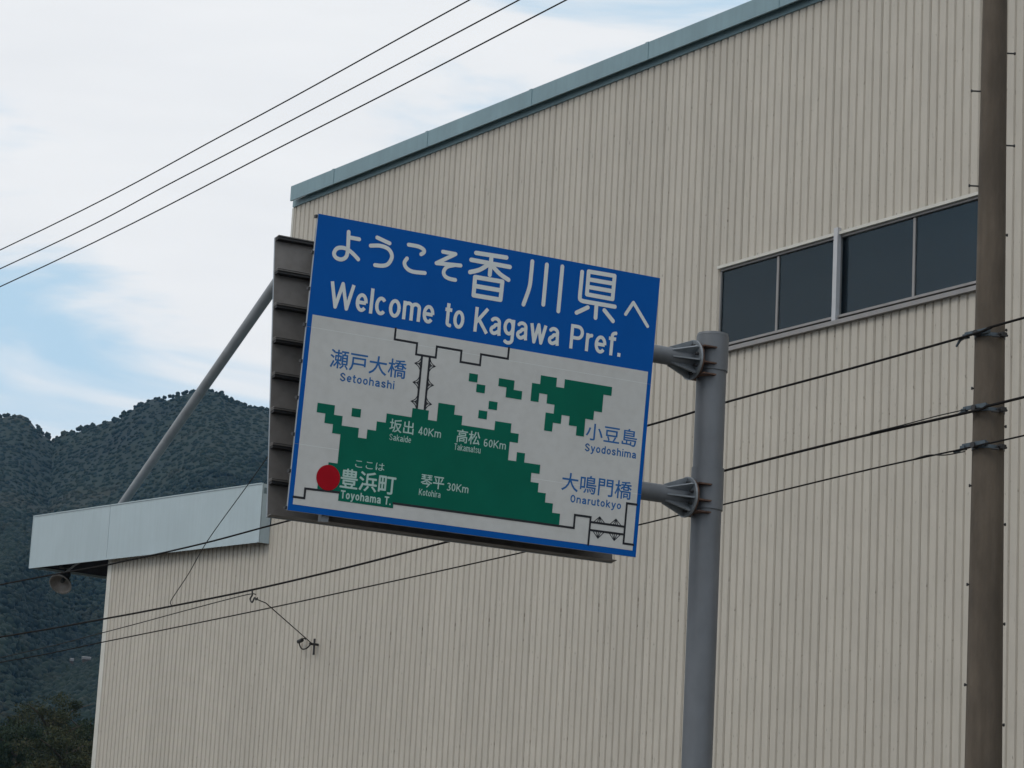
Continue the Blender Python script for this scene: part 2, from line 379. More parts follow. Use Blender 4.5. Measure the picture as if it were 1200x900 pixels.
rf = MB(); rf.quadbox([(CX+.15, -.12, 14.70), (CX+.15, 15, 16.2), (CX+.15, 30.2, 14.70), (CX+.15, 30.2, 14.62), (CX+.15, 15, 16.1), (CX+.15, -.12, 14.62)], (RX-CX, 0, 0)); rf.obj('roof', 'roof', fac)
MB().box(CX, RX, -.05, -.001+.03, 14.43, 14.545).obj('flashing', 'teal', fac)
edges = [-15.65]+[-14.25+2.86*k for k in range(0, 15)]+[RX]
for a, b in zip(edges, edges[1:]):
    if b-a < .05: continue
    m_ = MB(); m_.box(a+.004, b-.004, -.16, -.13, 14.50, 14.76).box(a+.004, b-.004, -.13, .1, 14.72, 14.755)
    m_.obj('fascia', 'teal', fac)
    MB().box(b-.035, b+.035, -.168, -.1595, 14.495, 14.765).obj('fascia_joint', 'teal', fac)
# plinth
MB().box(CX, RX, -.06, .03, 0, .3).obj('plinth', 'kerb', fac)
# window band
for k, (a, b) in enumerate([(W0, -1.59), (-1.59, W1)]):
    fr_ = MB(); fr_.box(a+.02, b-.02, -.022, .08, ZT-.02, ZT+.01); fr_.box(a, a+.02, -.012, .022, ZB+.1, ZT-.02)
    fr_.box(b-.02, b, -.012, .022, ZB+.1, ZT-.02); 
    win = fr_.obj('window', 'alu', fac)
    MB().box(a-.02, b+.0, -.062, -.023, ZT+.011, ZT+.05).obj('head_flashing', 'trim', win)
    sl = MB().box(a, b, -.05, .10, ZB+.062, ZB+.094); sl.obj('sill', 'alu', win)
    MB().box(a, b, -.095, .02, ZB-.035, ZB+.022).obj('sill_flashing', 'alu', win)
    mid = (a+b)/2 - (.02 if k == 0 else -.06)
    MB().box(mid-.02, mid+.02, -.005, .022, ZB+.1, ZT-.03).obj('mullion', 'alu', win)
    MB().box(a+.02, mid-.02, .012, .018, ZB+.098, ZT-.028).obj('pane', 'glass', win)
    MB().box(mid+.02, b-.02, .012, .018, ZB+.098, ZT-.028).obj('pane', 'glass', win)
MB().box(-1.635, -1.56, -.085, -.023, ZB-.03, ZT+.10).obj('window_post', 'white', fac)
room = MB(); room.add([(W0-2, .3, 9.2), (W1+2, .3, 9.2), (W1+2, 6, 9.2), (W0-2, 6, 9.2), (W0-2, .3, 12.5), (W1+2, .3, 12.5), (W1+2, 6, 12.5), (W0-2, 6, 12.5)],
   [(0, 1, 2, 3), (4, 7, 6, 5), (1, 5, 6, 2), (3, 2, 6, 7), (0, 3, 7, 4)])
room.obj('room', 'inner', fac)
MB().box(-1.42, -1.0, .028, .04, ZB+.1, ZT-.02).obj('blind', 'curtain', fac)

# ------------------------------------------------------------------ annex
anx = empty('annex_building', mw=FM); anx.location = FM.translation
tag(anx, 'lower beige corrugated annex with pale blue fascia and dark overhanging roof, left of the factory', 'building')
AX = -21.66
def zt(s): return 8.62+(-15.75-s)*(9.02-8.62)/(24.75-15.75)      # underside of the fascia
def ztp(s): return 9.60+(-15.75-s)*(10.02-9.60)/(24.75-15.75)
siding(anx, AX, CX-.0005, .3, None, ztop=lambda s: zt(s)+.3)
MB().box(AX, CX, .03, .25, 0, 8.9).box(AX, AX+.25, .25, 12, 0, 9.0).box(AX+.25, CX, 11.8, 12, 0, 8.9).obj('side_wall', 'wall', anx)
MB().box(AX-.05, AX+.11, -.04, .08, .3, zt(AX)+.1).obj('corner_trim', 'trim', anx)
MB().box(AX, CX, -.06, .03, 0, .3).obj('plinth', 'kerb', anx)
YO = -.22
def slab(s0, s1, y0, y1, za, zb, name, m_):
    q = MB(); q.quadbox([(s0, y0, za(s0)), (s1, y0, za(s1)), (s1, y0, zb(s1)), (s0, y0, zb(s0))], (0, y1-y0, 0))
    return q.obj(name, m_, anx)
slab(-24.75, -21.442, YO, YO+.02, zt, ztp, 'fascia', 'pale')
slab(-21.430, -15.765, YO, YO+.02, zt, ztp, 'fascia', 'pale')
slab(-21.442, -21.430, YO+.006, YO+.012, lambda s: zt(s)+.002, lambda s: ztp(s)-.002, 'fascia_joint', 'bolt')
slab(-15.795, -15.765, YO-.006, -.03, lambda s: zt(s)-.01, lambda s: ztp(s)+.005, 'fascia_end', 'pale')
slab(-24.77, -24.752, YO-.004, 12, lambda s: zt(s)-.005, ztp, 'fascia_end', 'pale')
slab(-24.75, -15.80, YO-.012, YO+.03, lambda s: ztp(s)+.001, lambda s: ztp(s)+.02, 'coping', 'pale')
slab(-24.75, -15.80, YO-.008, YO-.001, lambda s: zt(s)-.012, lambda s: zt(s)+.018, 'drip_edge', 'pale')
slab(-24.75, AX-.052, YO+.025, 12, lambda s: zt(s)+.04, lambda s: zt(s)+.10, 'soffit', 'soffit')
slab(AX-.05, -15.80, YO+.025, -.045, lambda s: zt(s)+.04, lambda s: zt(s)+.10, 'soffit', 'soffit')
slab(-24.75, CX-.02, YO+.03, 12.2, lambda s: ztp(s)-.16, lambda s: ztp(s)-.06, 'roof', 'roof')

# slanted pipe from the annex roof up to the factory corner
br = empty('slanted_pipe', mw=FM)
tag(br, 'slanted grey steel pipe rising from the annex roof towards the factory corner', 'pipe')
p0 = Vector((-22.47, .5, 10.08)); p1 = Vector((-15.80, .5, 14.25))
MB().tube([p0, p1], [.080, .105], 20).obj('pipe', 'pipe', br, True)
MB().box(-15.86, -15.75, .35, .65, 14.05, 14.4).obj('wall_plate', 'galv2', br)
MB().box(-22.62, -22.34, .36, .64, 9.90, 9.94).obj('foot_plate', 'galv2', br)

# floodlight under the overhang
lf = empty('floodlight', mw=FM @ Matrix.Translation((-23.93, .15, 9.02)))
tag(lf, 'round dark floodlight with pale reflector hanging under the annex overhang', 'floodlight')
MB().box(-.09, .09, -.09, .09, -.04, -.0).tube([(-.0, 0, -.02), (0, 0, -.16)], .025, 8).obj('bracket', 'lamp', lf)
ax = Vector((.38, -.52, -.62)).normalized(); c0 = Vector((.0, .02, -.20))
def lathe(prof, n=28):
    q = MB(); a = ax.cross(Vector((0, 0, 1))).normalized(); b = ax.cross(a)
    for (h, r) in prof:
        for k in range(n): t_ = 2*math.pi*k/n; q.v.append(tuple(c0+ax*h+(a*math.cos(t_)+b*math.sin(t_))*r))
    for i in range(len(prof)-1):
        for k in range(n): q.f.append((i*n+k, i*n+(k+1)%n, (i+1)*n+(k+1)%n, (i+1)*n+k))
    return q
lathe([(-.1, .001), (-.1, .07), (.02, .085), (.08, .13), (.17, .19), (.235, .213)]).obj('housing', 'lamp', lf, True)
lathe([(.232, .213), (.236, .226), (.250, .226), (.250, .205)]).obj('rim', 'alu', lf, True)
lathe([(.244, .206), (.23, .203), (.15, .165), (.08, .11), (.05, .05), (.05, .001)]).obj('reflector', 'refl', lf, True)
lathe([(.05, .001), (.05, .035), (.13, .045), (.17, .03), (.18, .001)], 14).obj('bulb', 'lamp', lf, True)
MB().tube([(-.12, 0, -.10), (-.14, -.02, -.24), (-.13, -.06, -.30)], .014, 6).tube([(.12, 0, -.10), (.14, -.02, -.24), (.13, -.06, -.30)], .014, 6).tube([(-.12, 0, -.1), (.12, 0, -.1)], .014, 6).obj('yoke', 'lamp', lf)
MB().tube([(.1, -.02, -.12), (.6, -.10, -.05), (1.3, -.16, .02), (2.0, -.22, .02)], .02, 8).obj('conduit', 'galv2', lf, True)

# ------------------------------------------------------------------ utility pole + cables
PO = Vector((4.4795, 25.306, 0))
PM = frame_matrix(E_, IN, Vector((0, 0, 1)), PO)
up_ = empty('utility_pole', mw=PM); tag(up_, 'tall tapered brown concrete utility pole with step bolts, right of the factory window', 'utility pole')
def prad(z): return .171-(z-3.6)*.0071
MB().tube([(0, 0, -.2), (0, 0, 5), (0, 0, 10), (0, 0, 14.2)], [prad(-.2), prad(5), prad(10), prad(14.2)], 40).obj('shaft', 'conc', up_, True)
side = Vector((.93, -.37, 0))      # the plane the step bolts lie in, roughly across the view
# local direction across the view: world +X expressed in the pole frame
wx = Vector((E_.x, IN.x, 0)).normalized(); first = None
def step_bolt(z, sgn, ln):
    r = prad(z); b_ = MB().tube([wx*sgn*(r-.03), wx*sgn*(r+ln)], .0085, 8).tube([wx*sgn*(r+ln-.004), wx*sgn*(r+ln+.01)], .015, 8)
    o = b_.obj('step_bolt', 'bolt', up_); o.location.z = z
for k in range(5): step_bolt(9.72+.93*k, 1, .075); step_bolt(9.30+.95*k, -1, .085)
for k in range(7): step_bolt(8.83-.93*k, 1, .012); step_bolt(7.32-.93*k, -1, .014)
for (zz, tilt_) in ((7.82, .05), (7.10, .04), (6.745, .02)):
    r = prad(zz)
    MB().tube([(0, 0, zz-.016), (0, 0, zz+.016)], r+.005, 40).obj('band', 'band', up_, True)
    q = MB(); y_ = -r-.032
    q.box(-.15, .15, y_-.012, y_+.012, zz+.004, zz+.040).box(-.17, -.11, y_-.02, y_+.02, zz-.018, zz+.022).box(.09, .165, y_-.02, y_+.02, zz-.012, zz+.028)
    q.tube([(-.15, y_, zz+.0), (-.22, y_, zz-.022), (-.27, y_, zz-(.075 if zz > 7.5 else .02))], [.015, .014, .010], 8)
    q.obj('clamp', 'band', up_)
    q = MB(); q.box(r+.0, r+.06, -.03, .03, zz-.02, zz+.02).tube([(r+.03, -.06, zz), (r+.03, .06, zz)], .012, 8).tube([(r+.0, -.1, zz-.03), (r+.09, -.1, zz-.045)], .010, 6); q.obj('band_bolt', 'bolt', up_)
    MB().tube([(0, -r-.06, zz+.01), (0, -r+.02, zz+.01)], .03, 10).obj('band_stud', 'bolt', up_)
# crossarm and insulators above the frame
MB().box(-.9, .9, -.16, -.06-.04, 13.78, 13.86).obj('crossarm', 'galv', up_)
for zz in (14.02, 13.72, 13.42):
    MB().tube([(0, -.10, zz-.0), (0, -.2, zz)], [.03, .045], 12).tube([(0, -.2, zz-.05), (0, -.2, zz+.05)], .04, 12).obj('insulator', 'white', up_, True)

def spline(pts, n=10):
    P = [Vector(p) for p in pts]; out_ = []
    if len(P) == 2: return P
    for i in range(len(P)-1):
        a = P[max(i-1, 0)]; b = P[i]; c = P[i+1]; d = P[min(i+2, len(P)-1)]
        for k in range(n):
            t_ = k/n; out_.append(.5*((2*b)+(c-a)*t_+(2*a-5*b+4*c-d)*t_*t_+(3*b-a-3*c+d)*t_**3))
    out_.append(P[-1]); return out_
def wire(name, pts, r, label, m_='cable', cat='cable', group=None, smooth_n=8):
    o = MB().tube(spline(pts, smooth_n), r, 8).obj(name, m_); 
    o.matrix_world = PM; o.data.polygons.foreach_set('use_smooth', [True]*len(o.data.polygons)); o.data.update(); return tag(o, label, cat, group)
YW = -.2
G = 'cables strung from the concrete pole'
def L3(l, y=YW): return [(s, y, z) for s, z in l]
wire('overhead_cable', L3([(12, 8.3), (5, 8.0), (.65, 7.865), (.2, 7.84), (-.11, 7.815), (-1.69, 7.755), (-3.65, 7.695), (-4.97, 7.63), (-8.9, 7.50), (-12.74, 7.41), (-14.98, 7.345), (-17.3, 7.325), (-19.4, 7.34), (-30, 7.5), (-60, 8.3)]), .0125,
     'highest of the three black cables passing in front of the brown pole', group=G)
wire('overhead_cable', L3([(12, 7.6), (5, 7.28), (.66, 7.115), (.2, 7.10), (-.04, 7.075), (-1.67, 7.04), (-3.61, 6.965), (-6, 6.86), (-8.91, 6.74), (-11.29, 6.64), (-13.63, 6.57), (-16.1, 6.537), (-17.76, 6.525), (-21.5, 6.52), (-32, 6.6), (-60, 7.2)]), .0135,
     'middle thick black cable on the brown pole, with wire hooks hanging from it at left', group=G)
wire('overhead_cable', L3([(12, 7.2), (5, 6.9), (.66, 6.755), (.2, 6.745), (-.05, 6.735), (-.69, 6.72), (-1.66, 6.69), (-3.59, 6.608), (-7.24, 6.46), (-10.84, 6.35), (-13.59, 6.275), (-17.81, 6.185), (-21.4, 6.12), (-32, 6.1), (-60, 6.7)]), .0085,
     'lowest and thinnest of the three cables passing in front of the brown pole', group=G)
wire('guy_wire', L3([(-.08, 7.10), (-.46, 7.093), (-.94, 7.07), (-1.4, 7.055)], YW-.02), .006, 'short thin wire joining the middle cable just left of the brown pole', 'thin', 'wire')
wire('guy_wire', L3([(-.08, 6.70), (-.34, 6.70), (-.57, 6.728), (-.80, 6.712)], YW-.02), .006, 'short kinked wire under the lowest cable just left of the brown pole', 'thin', 'wire')
T_ = 'overhead lines crossing the sky above the roof'
for l, lb in (([(-45, 12.9), (-22.92, 13.044), (-15.03, 13.315), (-9.08, 13.622), (0, 14.05), (12, 14.9)], 'uppermost of the three parallel wires crossing the cloudy sky'),
              ([(-45, 12.5), (-22.84, 12.71), (-16.37, 12.93), (-7.97, 13.318), (0, 13.75), (12, 14.6)], 'middle of the three parallel wires crossing the cloudy sky'),
              ([(-45, 12.15), (-22.77, 12.393), (-13.16, 12.755), (-8.09, 12.988), (0, 13.42), (12, 14.2)], 'lowest of the three parallel wires crossing the cloudy sky')):
    wire('overhead_wire', L3(l), .0095, lb, 'thin', 'wire', T_)
wire('messenger_wire', L3([(-13.43, 6.50), (-13.70, 6.515), (-15.09, 6.455), (-17.78, 6.325), (-21, 6.2), (-30, 6.0)], YW-.01), .007, 'thin pale wire running left from the hook, between the two lower cables', 'thin', 'wire')
wire('drop_wire', L3([(-15.80, 6.545), (-15.84, 6.60), (-15.72, 6.70), (-15.36, 6.96), (-14.86, 7.385), (-13.89, 8.007), (-13.2, 8.46)], YW-.01), .006, 'thin wire rising steeply in front of the pale blue annex fascia', 'thin', 'wire')
# anchored stay: hook on the middle cable, strain insulator, eye bolt in the wall
st = empty('wall_stay', mw=PM); tag(st, 'thin stay wire running from the cable hook to an eye bolt on the wall', 'stay wire')
pa = Vector((-13.55, YW, 6.55)); wl = (PM.inverted() @ (FM @ Vector((-13.93, -.03, 6.76))))
pb = wl
MB().tube(spline([pa+Vector((0, 0, .02)), pa+Vector((.03, -.01, -.05)), pa+Vector((-.02, -.01, -.10)), pa+Vector((.04, -.01, -.15)), pa+Vector((.08, 0, -.09)), pa+Vector((.12, 0, -.12)), pa+Vector((.16, 0, -.10))], 6), .011, 8).obj('hook', 'bolt', st)
MB().tube([pa+Vector((.12, 0, -.11)), pa.lerp(pb, .18)+Vector((0, 0, .0)), pb+Vector((0, -.12, .04))], .0075, 8).obj('stay', 'cable', st)
MB().tube(spline([pb+Vector((0, -.12, .04)), pb+Vector((-.15, -.12, -.03)), pb+Vector((-.34, -.1, -.02)), pb+Vector((-.42, -.1, .08)), pb+Vector((-.30, -.1, .14)), pb+Vector((-.2, -.12, .12))], 6), .010, 8).obj('tail_loop', 'cable', st)
MB().tube([pb+Vector((-.34, -.10, .12)), pb+Vector((-.46, -.10, .10))], .032, 10).obj('strain_insulator', 'bolt', st)
MB().tube([pb+Vector((0, -.16, .03)), pb+Vector((0, .03, .03))], .02, 8).tube([pb+Vector((.0, -.07, -.14)), pb+Vector((0, -.07, .12))], .018, 8).obj('eye_bolt', 'bolt', st)

# ------------------------------------------------------------------ the welcome sign
yaw, tilt, tilt2 = 1.0937258, .0885736, .109258
Wd, Ht = 3.025, 2.269
SD = Vector((math.sin(yaw), math.cos(yaw), 0)); SN = Vector((math.cos(yaw), -math.sin(yaw), 0)); Z = Vector((0, 0, 1))
SC = Vector((-.238013, 21, 6.128596))
TP = 2.275           # pole position along the arm direction
PB = SC+SD*TP-SN*.30
RS = frame_matrix(SD, -SN, Z, Vector((PB.x, PB.y, 0)))
rs_ = empty('road_sign', mw=RS)
tag(rs_, 'blue, white and green welcome sign with blocky map, on a grey steel pole', 'road sign')
# local frame of the pole: x along the arms (sign lies at negative x), y away from the viewer, z up
MB().tube([(0, 0, -.1), (0, 0, 3), (0, 0, 6.97)], .124, 44).obj('pole', 'galv', rs_, True)
MB().tube([(0, 0, 6.965), (0, 0, 6.985)], [.131, .128], 44).obj('pole_cap', 'galv', rs_, True)
fl_m = None
for za, col_lo, col_hi in ((6.735, 6.665, 6.962), (5.585, 5.50, 5.85)):
    MB().tube([(0, 0, col_lo), (0, 0, col_hi)], .1345, 44).obj('collar', 'galv', rs_, True)
    arm = MB().tube([(-TP-1.35, 0, za), (-.19, 0, za)], .0745, 36).obj('arm', 'galv', rs_, True)
    q = MB().tube([(-.205, 0, za), (-.187, 0, za)], .168, 40); q.obj('flange', 'galv2', arm, True)
    for k in range(8):
        t_ = 2*math.pi*(k+.0)/8+R(8); rd = Vector((0, math.cos(t_), math.sin(t_))); tg = Vector((0, -math.sin(t_), math.cos(t_)))*.006
        ctr = Vector((0, 0, za))
        pts = [Vector((-.207, 0, 0))+ctr+rd*.070, Vector((-.207, 0, 0))+ctr+rd*.158, Vector((-.225, 0, 0))+ctr+rd*.158, Vector((-.42, 0, 0))+ctr+rd*.080, Vector((-.42, 0, 0))+ctr+rd*.070]
        MB().quadbox([p-tg for p in pts], tg*2).obj('gusset', 'galv2', arm)
        t2_ = t_+R(22.5); bp_ = Vector((0, math.cos(t2_)*.125, math.sin(t2_)*.125))+ctr
        MB().tube([bp_+Vector((-.235, 0, 0)), bp_+Vector((-.155, 0, 0))], .0135, 6).obj('bolt', 'bolt', arm)
    # bracket welded to the collar, rusty
    q = MB().tube([(-.184, 0, za), (-.168, 0, za)], .160, 36); q.obj('bracket_flange', 'rust', rs_, True)
    MB().tube([(-.168, 0, za), (-.11, 0, za)], .06, 24).obj('bracket_stub', 'rust', rs_, True)
    for dz in (.105, -.03, -.125):
        MB().box(-.168, -.045, -.152, .152, za+dz-.006, za+dz+.006).obj('bracket_plate', 'rust', rs_)
    MB().box(-.168, -.10, -.006, .006, za-.14, za+.13).obj('bracket_web', 'rust', rs_)
# boards
def board_matrix(c, x, up, nrm): return RS.inverted() @ frame_matrix(x, up, nrm, c)
upF = Z*math.cos(tilt)+SN*math.sin(tilt); nF = SN*math.cos(tilt)-Z*math.sin(tilt)
fb = MB().box(-Wd/2, Wd/2, -Ht/2, Ht/2, -.022, -.003).obj('front_board', 'edge', rs_)
fb.matrix_local = board_matrix(SC, SD, upF, nF)
def sp(u, v, h): return (u/1000-Wd/2, Ht/2-v/1000, h)
def plate(name, m_, pts, h, th=.0012, parent=None, label=None):
    q = MB().quadbox([sp(u, v, h-th) for u, v in pts][::-1], (0, 0, th)); o = q.obj(name, m_, parent or fb)
    if label: o['label'] = label
    return o
def rect(u0, u1, v0, v1): return [(u0, v0), (u1, v0), (u1, v1), (u0, v1)]
WW, HH = 3025, 2269
for v0, v1 in ((1.5, 869.5), (872.5, 1762), (1765, 2267.5)):
    plate('panel', 'blue', rect(2, 3023, v0, v1), 0.0, .003)
for v0, v1 in ((774, 869.5), (872.5, 1762), (1765, 2219)):
    plate('map_background', 'sheet', rect(38, 2987, v0, v1), .0016)
for v in (871, 1763.5): plate('panel_seam', 'lett', rect(38, 2987, v-1.6, v+1.6), .0012)
# back of the front board: planks with lips, rails, and rivets along the left edge
def back_of(board, hh, sgn, m_='back'):
    n = 8; ph = Ht/n
    for k in range(n):
        y0 = -Ht/2+k*ph
        q = MB(); q.box(-Wd/2, Wd/2, y0+.002, y0+ph-.002, -.028, -.0235)
        q.box(-Wd/2, Wd/2, y0+.003, y0+.010, -hh, -.028); q.box(-Wd/2, Wd/2, y0+ph-.010, y0+ph-.003, -hh, -.028)
        q.obj('plank', m_, board)
        if hh > .06: MB().box(-Wd/2+.004, Wd/2-.004, y0+ph-.030, y0+ph-.0105, -hh+.012, -.0285).obj('lip_shadow', 'bolt', board)  # near-black strip below each lip, painting in the shadow under it
back_of(fb, .045, 1)
for u in (.33, 1.5, 2.75):
    MB().box(u-Wd/2-.03, u-Wd/2+.03, -Ht/2+(-.045 if u < 1 else .03), Ht/2-.06, -.105, -.046).obj('rail', 'galv2', fb)
for k in range(9):
    y_ = Ht/2-.02-k*(Ht-.04)/8
    MB().box(-Wd/2-.014, -Wd/2+.0, y_-.012, y_+.012, -.045, -.012).obj('edge_clip', 'bolt', fb)
rb = MB().box(-Wd/2, Wd/2, -Ht/2, Ht/2, -.022, -.003).obj('rear_board', 'edge', rs_)
upR = Z*math.cos(tilt2)-SN*math.sin(tilt2); nR = -SN*math.cos(tilt2)-Z*math.sin(tilt2)
rb.matrix_local = board_matrix(SC-SN*.607-SD*.010-Z*.012, -SD, upR, nR)
MB().box(-Wd/2+.002, Wd/2-.002, -Ht/2+.002, Ht/2-.002, -.003, 0).obj('panel', 'blue', rb)
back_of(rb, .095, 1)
for u in (.33, 1.5, 2.75):
    MB().box(Wd/2-u-.03, Wd/2-u+.03, -Ht/2+.05, Ht/2-.06, -.14, -.096).obj('rail', 'galv2', rb)
for za in (6.735, 5.585):           # clamps that tie both boards to the arms
    for u in (.33, 1.5, 2.75):
        xl = -TP+(u-Wd/2)
        q = MB(); q.box(xl-.035, xl+.035, -.235, .235, za-.012, za+.012).box(xl-.035, xl+.035, -.085, .085, za-.09, za+.09)
        q.obj('clamp', 'galv2', rs_)

# ---- map art (millimetres from the top left corner of the board)
g = 71.75
def gx(k): return 153+g*k
def gy(k): return 1289+72.0*k
land = [(0,2),(2,2),(2,3),(3,3),(3,4),(5,4),(5,5),(6,5),(6,4),(7,4),(7,3),(8,3),(8,2),(11,2),(11,1),(13,1),(13,2),(14,2),(14,0)]
land = [(0,2),(2,2),(2,3),(3,3),(3,4),(5,4),(5,5),(6,5),(6,4),(7,4),(7,3),(8.05,3),(8.05,2),(11,2),(11,1),(12.95,1),(12.95,2),(14,2),(14,0),(16,0),(16,1),(17,1),(17,2),(21,2),(21,1),
        (23,1),(23,2),(24,2),(24,3),(23,3),(23,5),(24,5),(24,4),(25,4),(25,5),(27,5),(27,6),(26,6),(26,7),(27,7),(27,8),(28,8),(28,9),(29,9),(29,10),(30,10),(30,11.3)]
pts = [(gx(a), gy(b)) for a, b in land]
pts += [(gx(30), 2105), (862, 2105), (862, 2147), (402, 2147), (402, 2088), (223, 2088), (223, 1985), (292, 1985), (292, 1868), (366, 1868), (366, 1645), (gx(2), 1645), (gx(2), gy(4)), (gx(1), gy(4)), (gx(1), gy(3)), (gx(0), gy(3))]
plate('map_island', 'green', pts, .0034, .0014, label='large green blocky land area')
def sq(u, v, w_=75, h_=64): plate('map_island', 'green', rect(u, u+w_, v, v+h_), .0034, .0014)
sq(440, 1432); sq(1397, 1021); sq(1470, 1096); sq(1590, 1212); sq(1509, 1296)
plate('map_island', 'green', [(1658,1022),(1795,1022),(1795,1095),(1871,1095),(1871,1163),(1730,1163),(1730,1085),(1658,1085)], .0034, .0014)
def hx(k): return 1951+71.9*k
def hy(k): return 945+71.6*k
sh = [(1,0),(3,0),(3,1),(4,1),(4,0),(10,0),(10,1),(9,1),(9,3),(8,3),(8,4),(7,4),(7,6),(6,6),(6,5),(5,5),(5,4),(4,4),(4,5),(3,5),(3,6),(2,6),(2,4),(3,4),(3,3),(2,3),(2,2),(1,2),(1,3),(0,3),(0,1),(1,1)]
plate('map_island', 'green', [(hx(a), hy(b)) for a, b in sh], .0034, .0014)
# strokes with round ends, one joined mesh per glyph group
def strokes(name, m_, lines, wd, h, rnd=True, label=None, parent=None):
    q = MB(); dh = 0
    for ln in lines:
        P = [Vector((u, v)) for u, v in ln]
        for a, b in zip(P, P[1:]):
            d = (b-a).normalized() if (b-a).length else Vector((1, 0)); nn = Vector((-d.y, d.x))*wd/2; e_ = Vector((0, 0)) if rnd else d*wd/2
            c_ = [a-nn-e_, b-nn+e_, b+nn+e_, a+nn-e_]; hh = h+dh*1e-5; dh = (dh+1) % 40
            q.add([sp(p.x, p.y, hh) for p in c_], [(3, 2, 1, 0)])
        if rnd:
            for p in P:
                hh = h+dh*1e-5; dh = (dh+1) % 40
                q.add([sp(p.x+math.cos(t_*math.pi/8)*wd/2, p.y+math.sin(t_*math.pi/8)*wd/2, hh) for t_ in range(16)], [tuple(range(16))[::-1]])
    # give it the thickness of a film: drop a skirt copy below
    o = q.obj(name, m_, parent or fb)
    if label: o['label'] = label
    return o
def curve2(pts, n=6): return [(p.x, p.y) for p in spline([(a, b, 0) for a, b in pts], n)]
HL = .0022
yo = [curve2([(262, 98), (268, 185), (270, 244), (262, 292), (226, 318), (180, 312), (160, 281), (178, 243), (217, 228), (265, 232), (316, 258), (364, 294)]), [(268, 139), (355, 139)]]
strokes('lettering', 'lett', yo, 31, HL, label='white hiragana character yo')
strokes('lettering', 'lett', [[(503, 100), (611, 127)], curve2([(456, 172), (535, 159), (606, 172), (642, 221), (622, 281), (578, 308), (508, 315)])], 31, HL, label='white hiragana character u')
strokes('lettering', 'lett', [curve2([(773, 110), (855, 110), (902, 126), (908, 147), (886, 166)]), curve2([(770, 219), (752, 256), (774, 293), (828, 312), (933, 306)])], 31, HL, label='white hiragana character ko')
strokes('lettering', 'lett', [[(1069, 115), (1179, 115), (1023, 213)], [(1023, 213), (1232, 197)], curve2([(1180, 202), (1119, 226), (1092, 267), (1105, 300), (1143, 315), (1198, 317)])], 31, HL, label='white hiragana character so')
strokes('lettering', 'lett', [[(1355, 76), (1622, 68)], [(1319, 137), (1660, 137)], [(1491, 72), (1491, 228)], curve2([(1468, 152), (1400, 202), (1319, 235)]), curve2([(1514, 160), (1580, 207), (1658, 240)]),
    [(1366, 266), (1607, 263), (1605, 408), (1368, 410), (1366, 266)], [(1370, 336), (1607, 334)]], 35, HL, label='white kanji character ka')
strokes('lettering', 'lett', [curve2([(1853, 60), (1853, 160), (1848, 270), (1810, 412)]), [(1984, 64), (1985, 385)], [(2124, 56), (2124, 416)]], 34, HL, label='white kanji character gawa')
strokes('lettering', 'lett', [curve2([(2305, 69), (2305, 175), (2305, 270), (2312, 293), (2338, 301)], 4)+[(2629, 299)], [(2364, 56), (2602, 52), (2602, 241), (2366, 241), (2364, 56)], [(2366, 119), (2602, 116)], [(2366, 180), (2602, 178)],
    [(2461, 308), (2463, 416)], [(2385, 344), (2288, 402)], [(2537, 343), (2624, 417)]], 34, HL, label='white kanji character ken')
strokes('lettering', 'lett', [[(2734, 343), (2796, 238), (2945, 409)]], 28, HL, label='white hiragana character he')


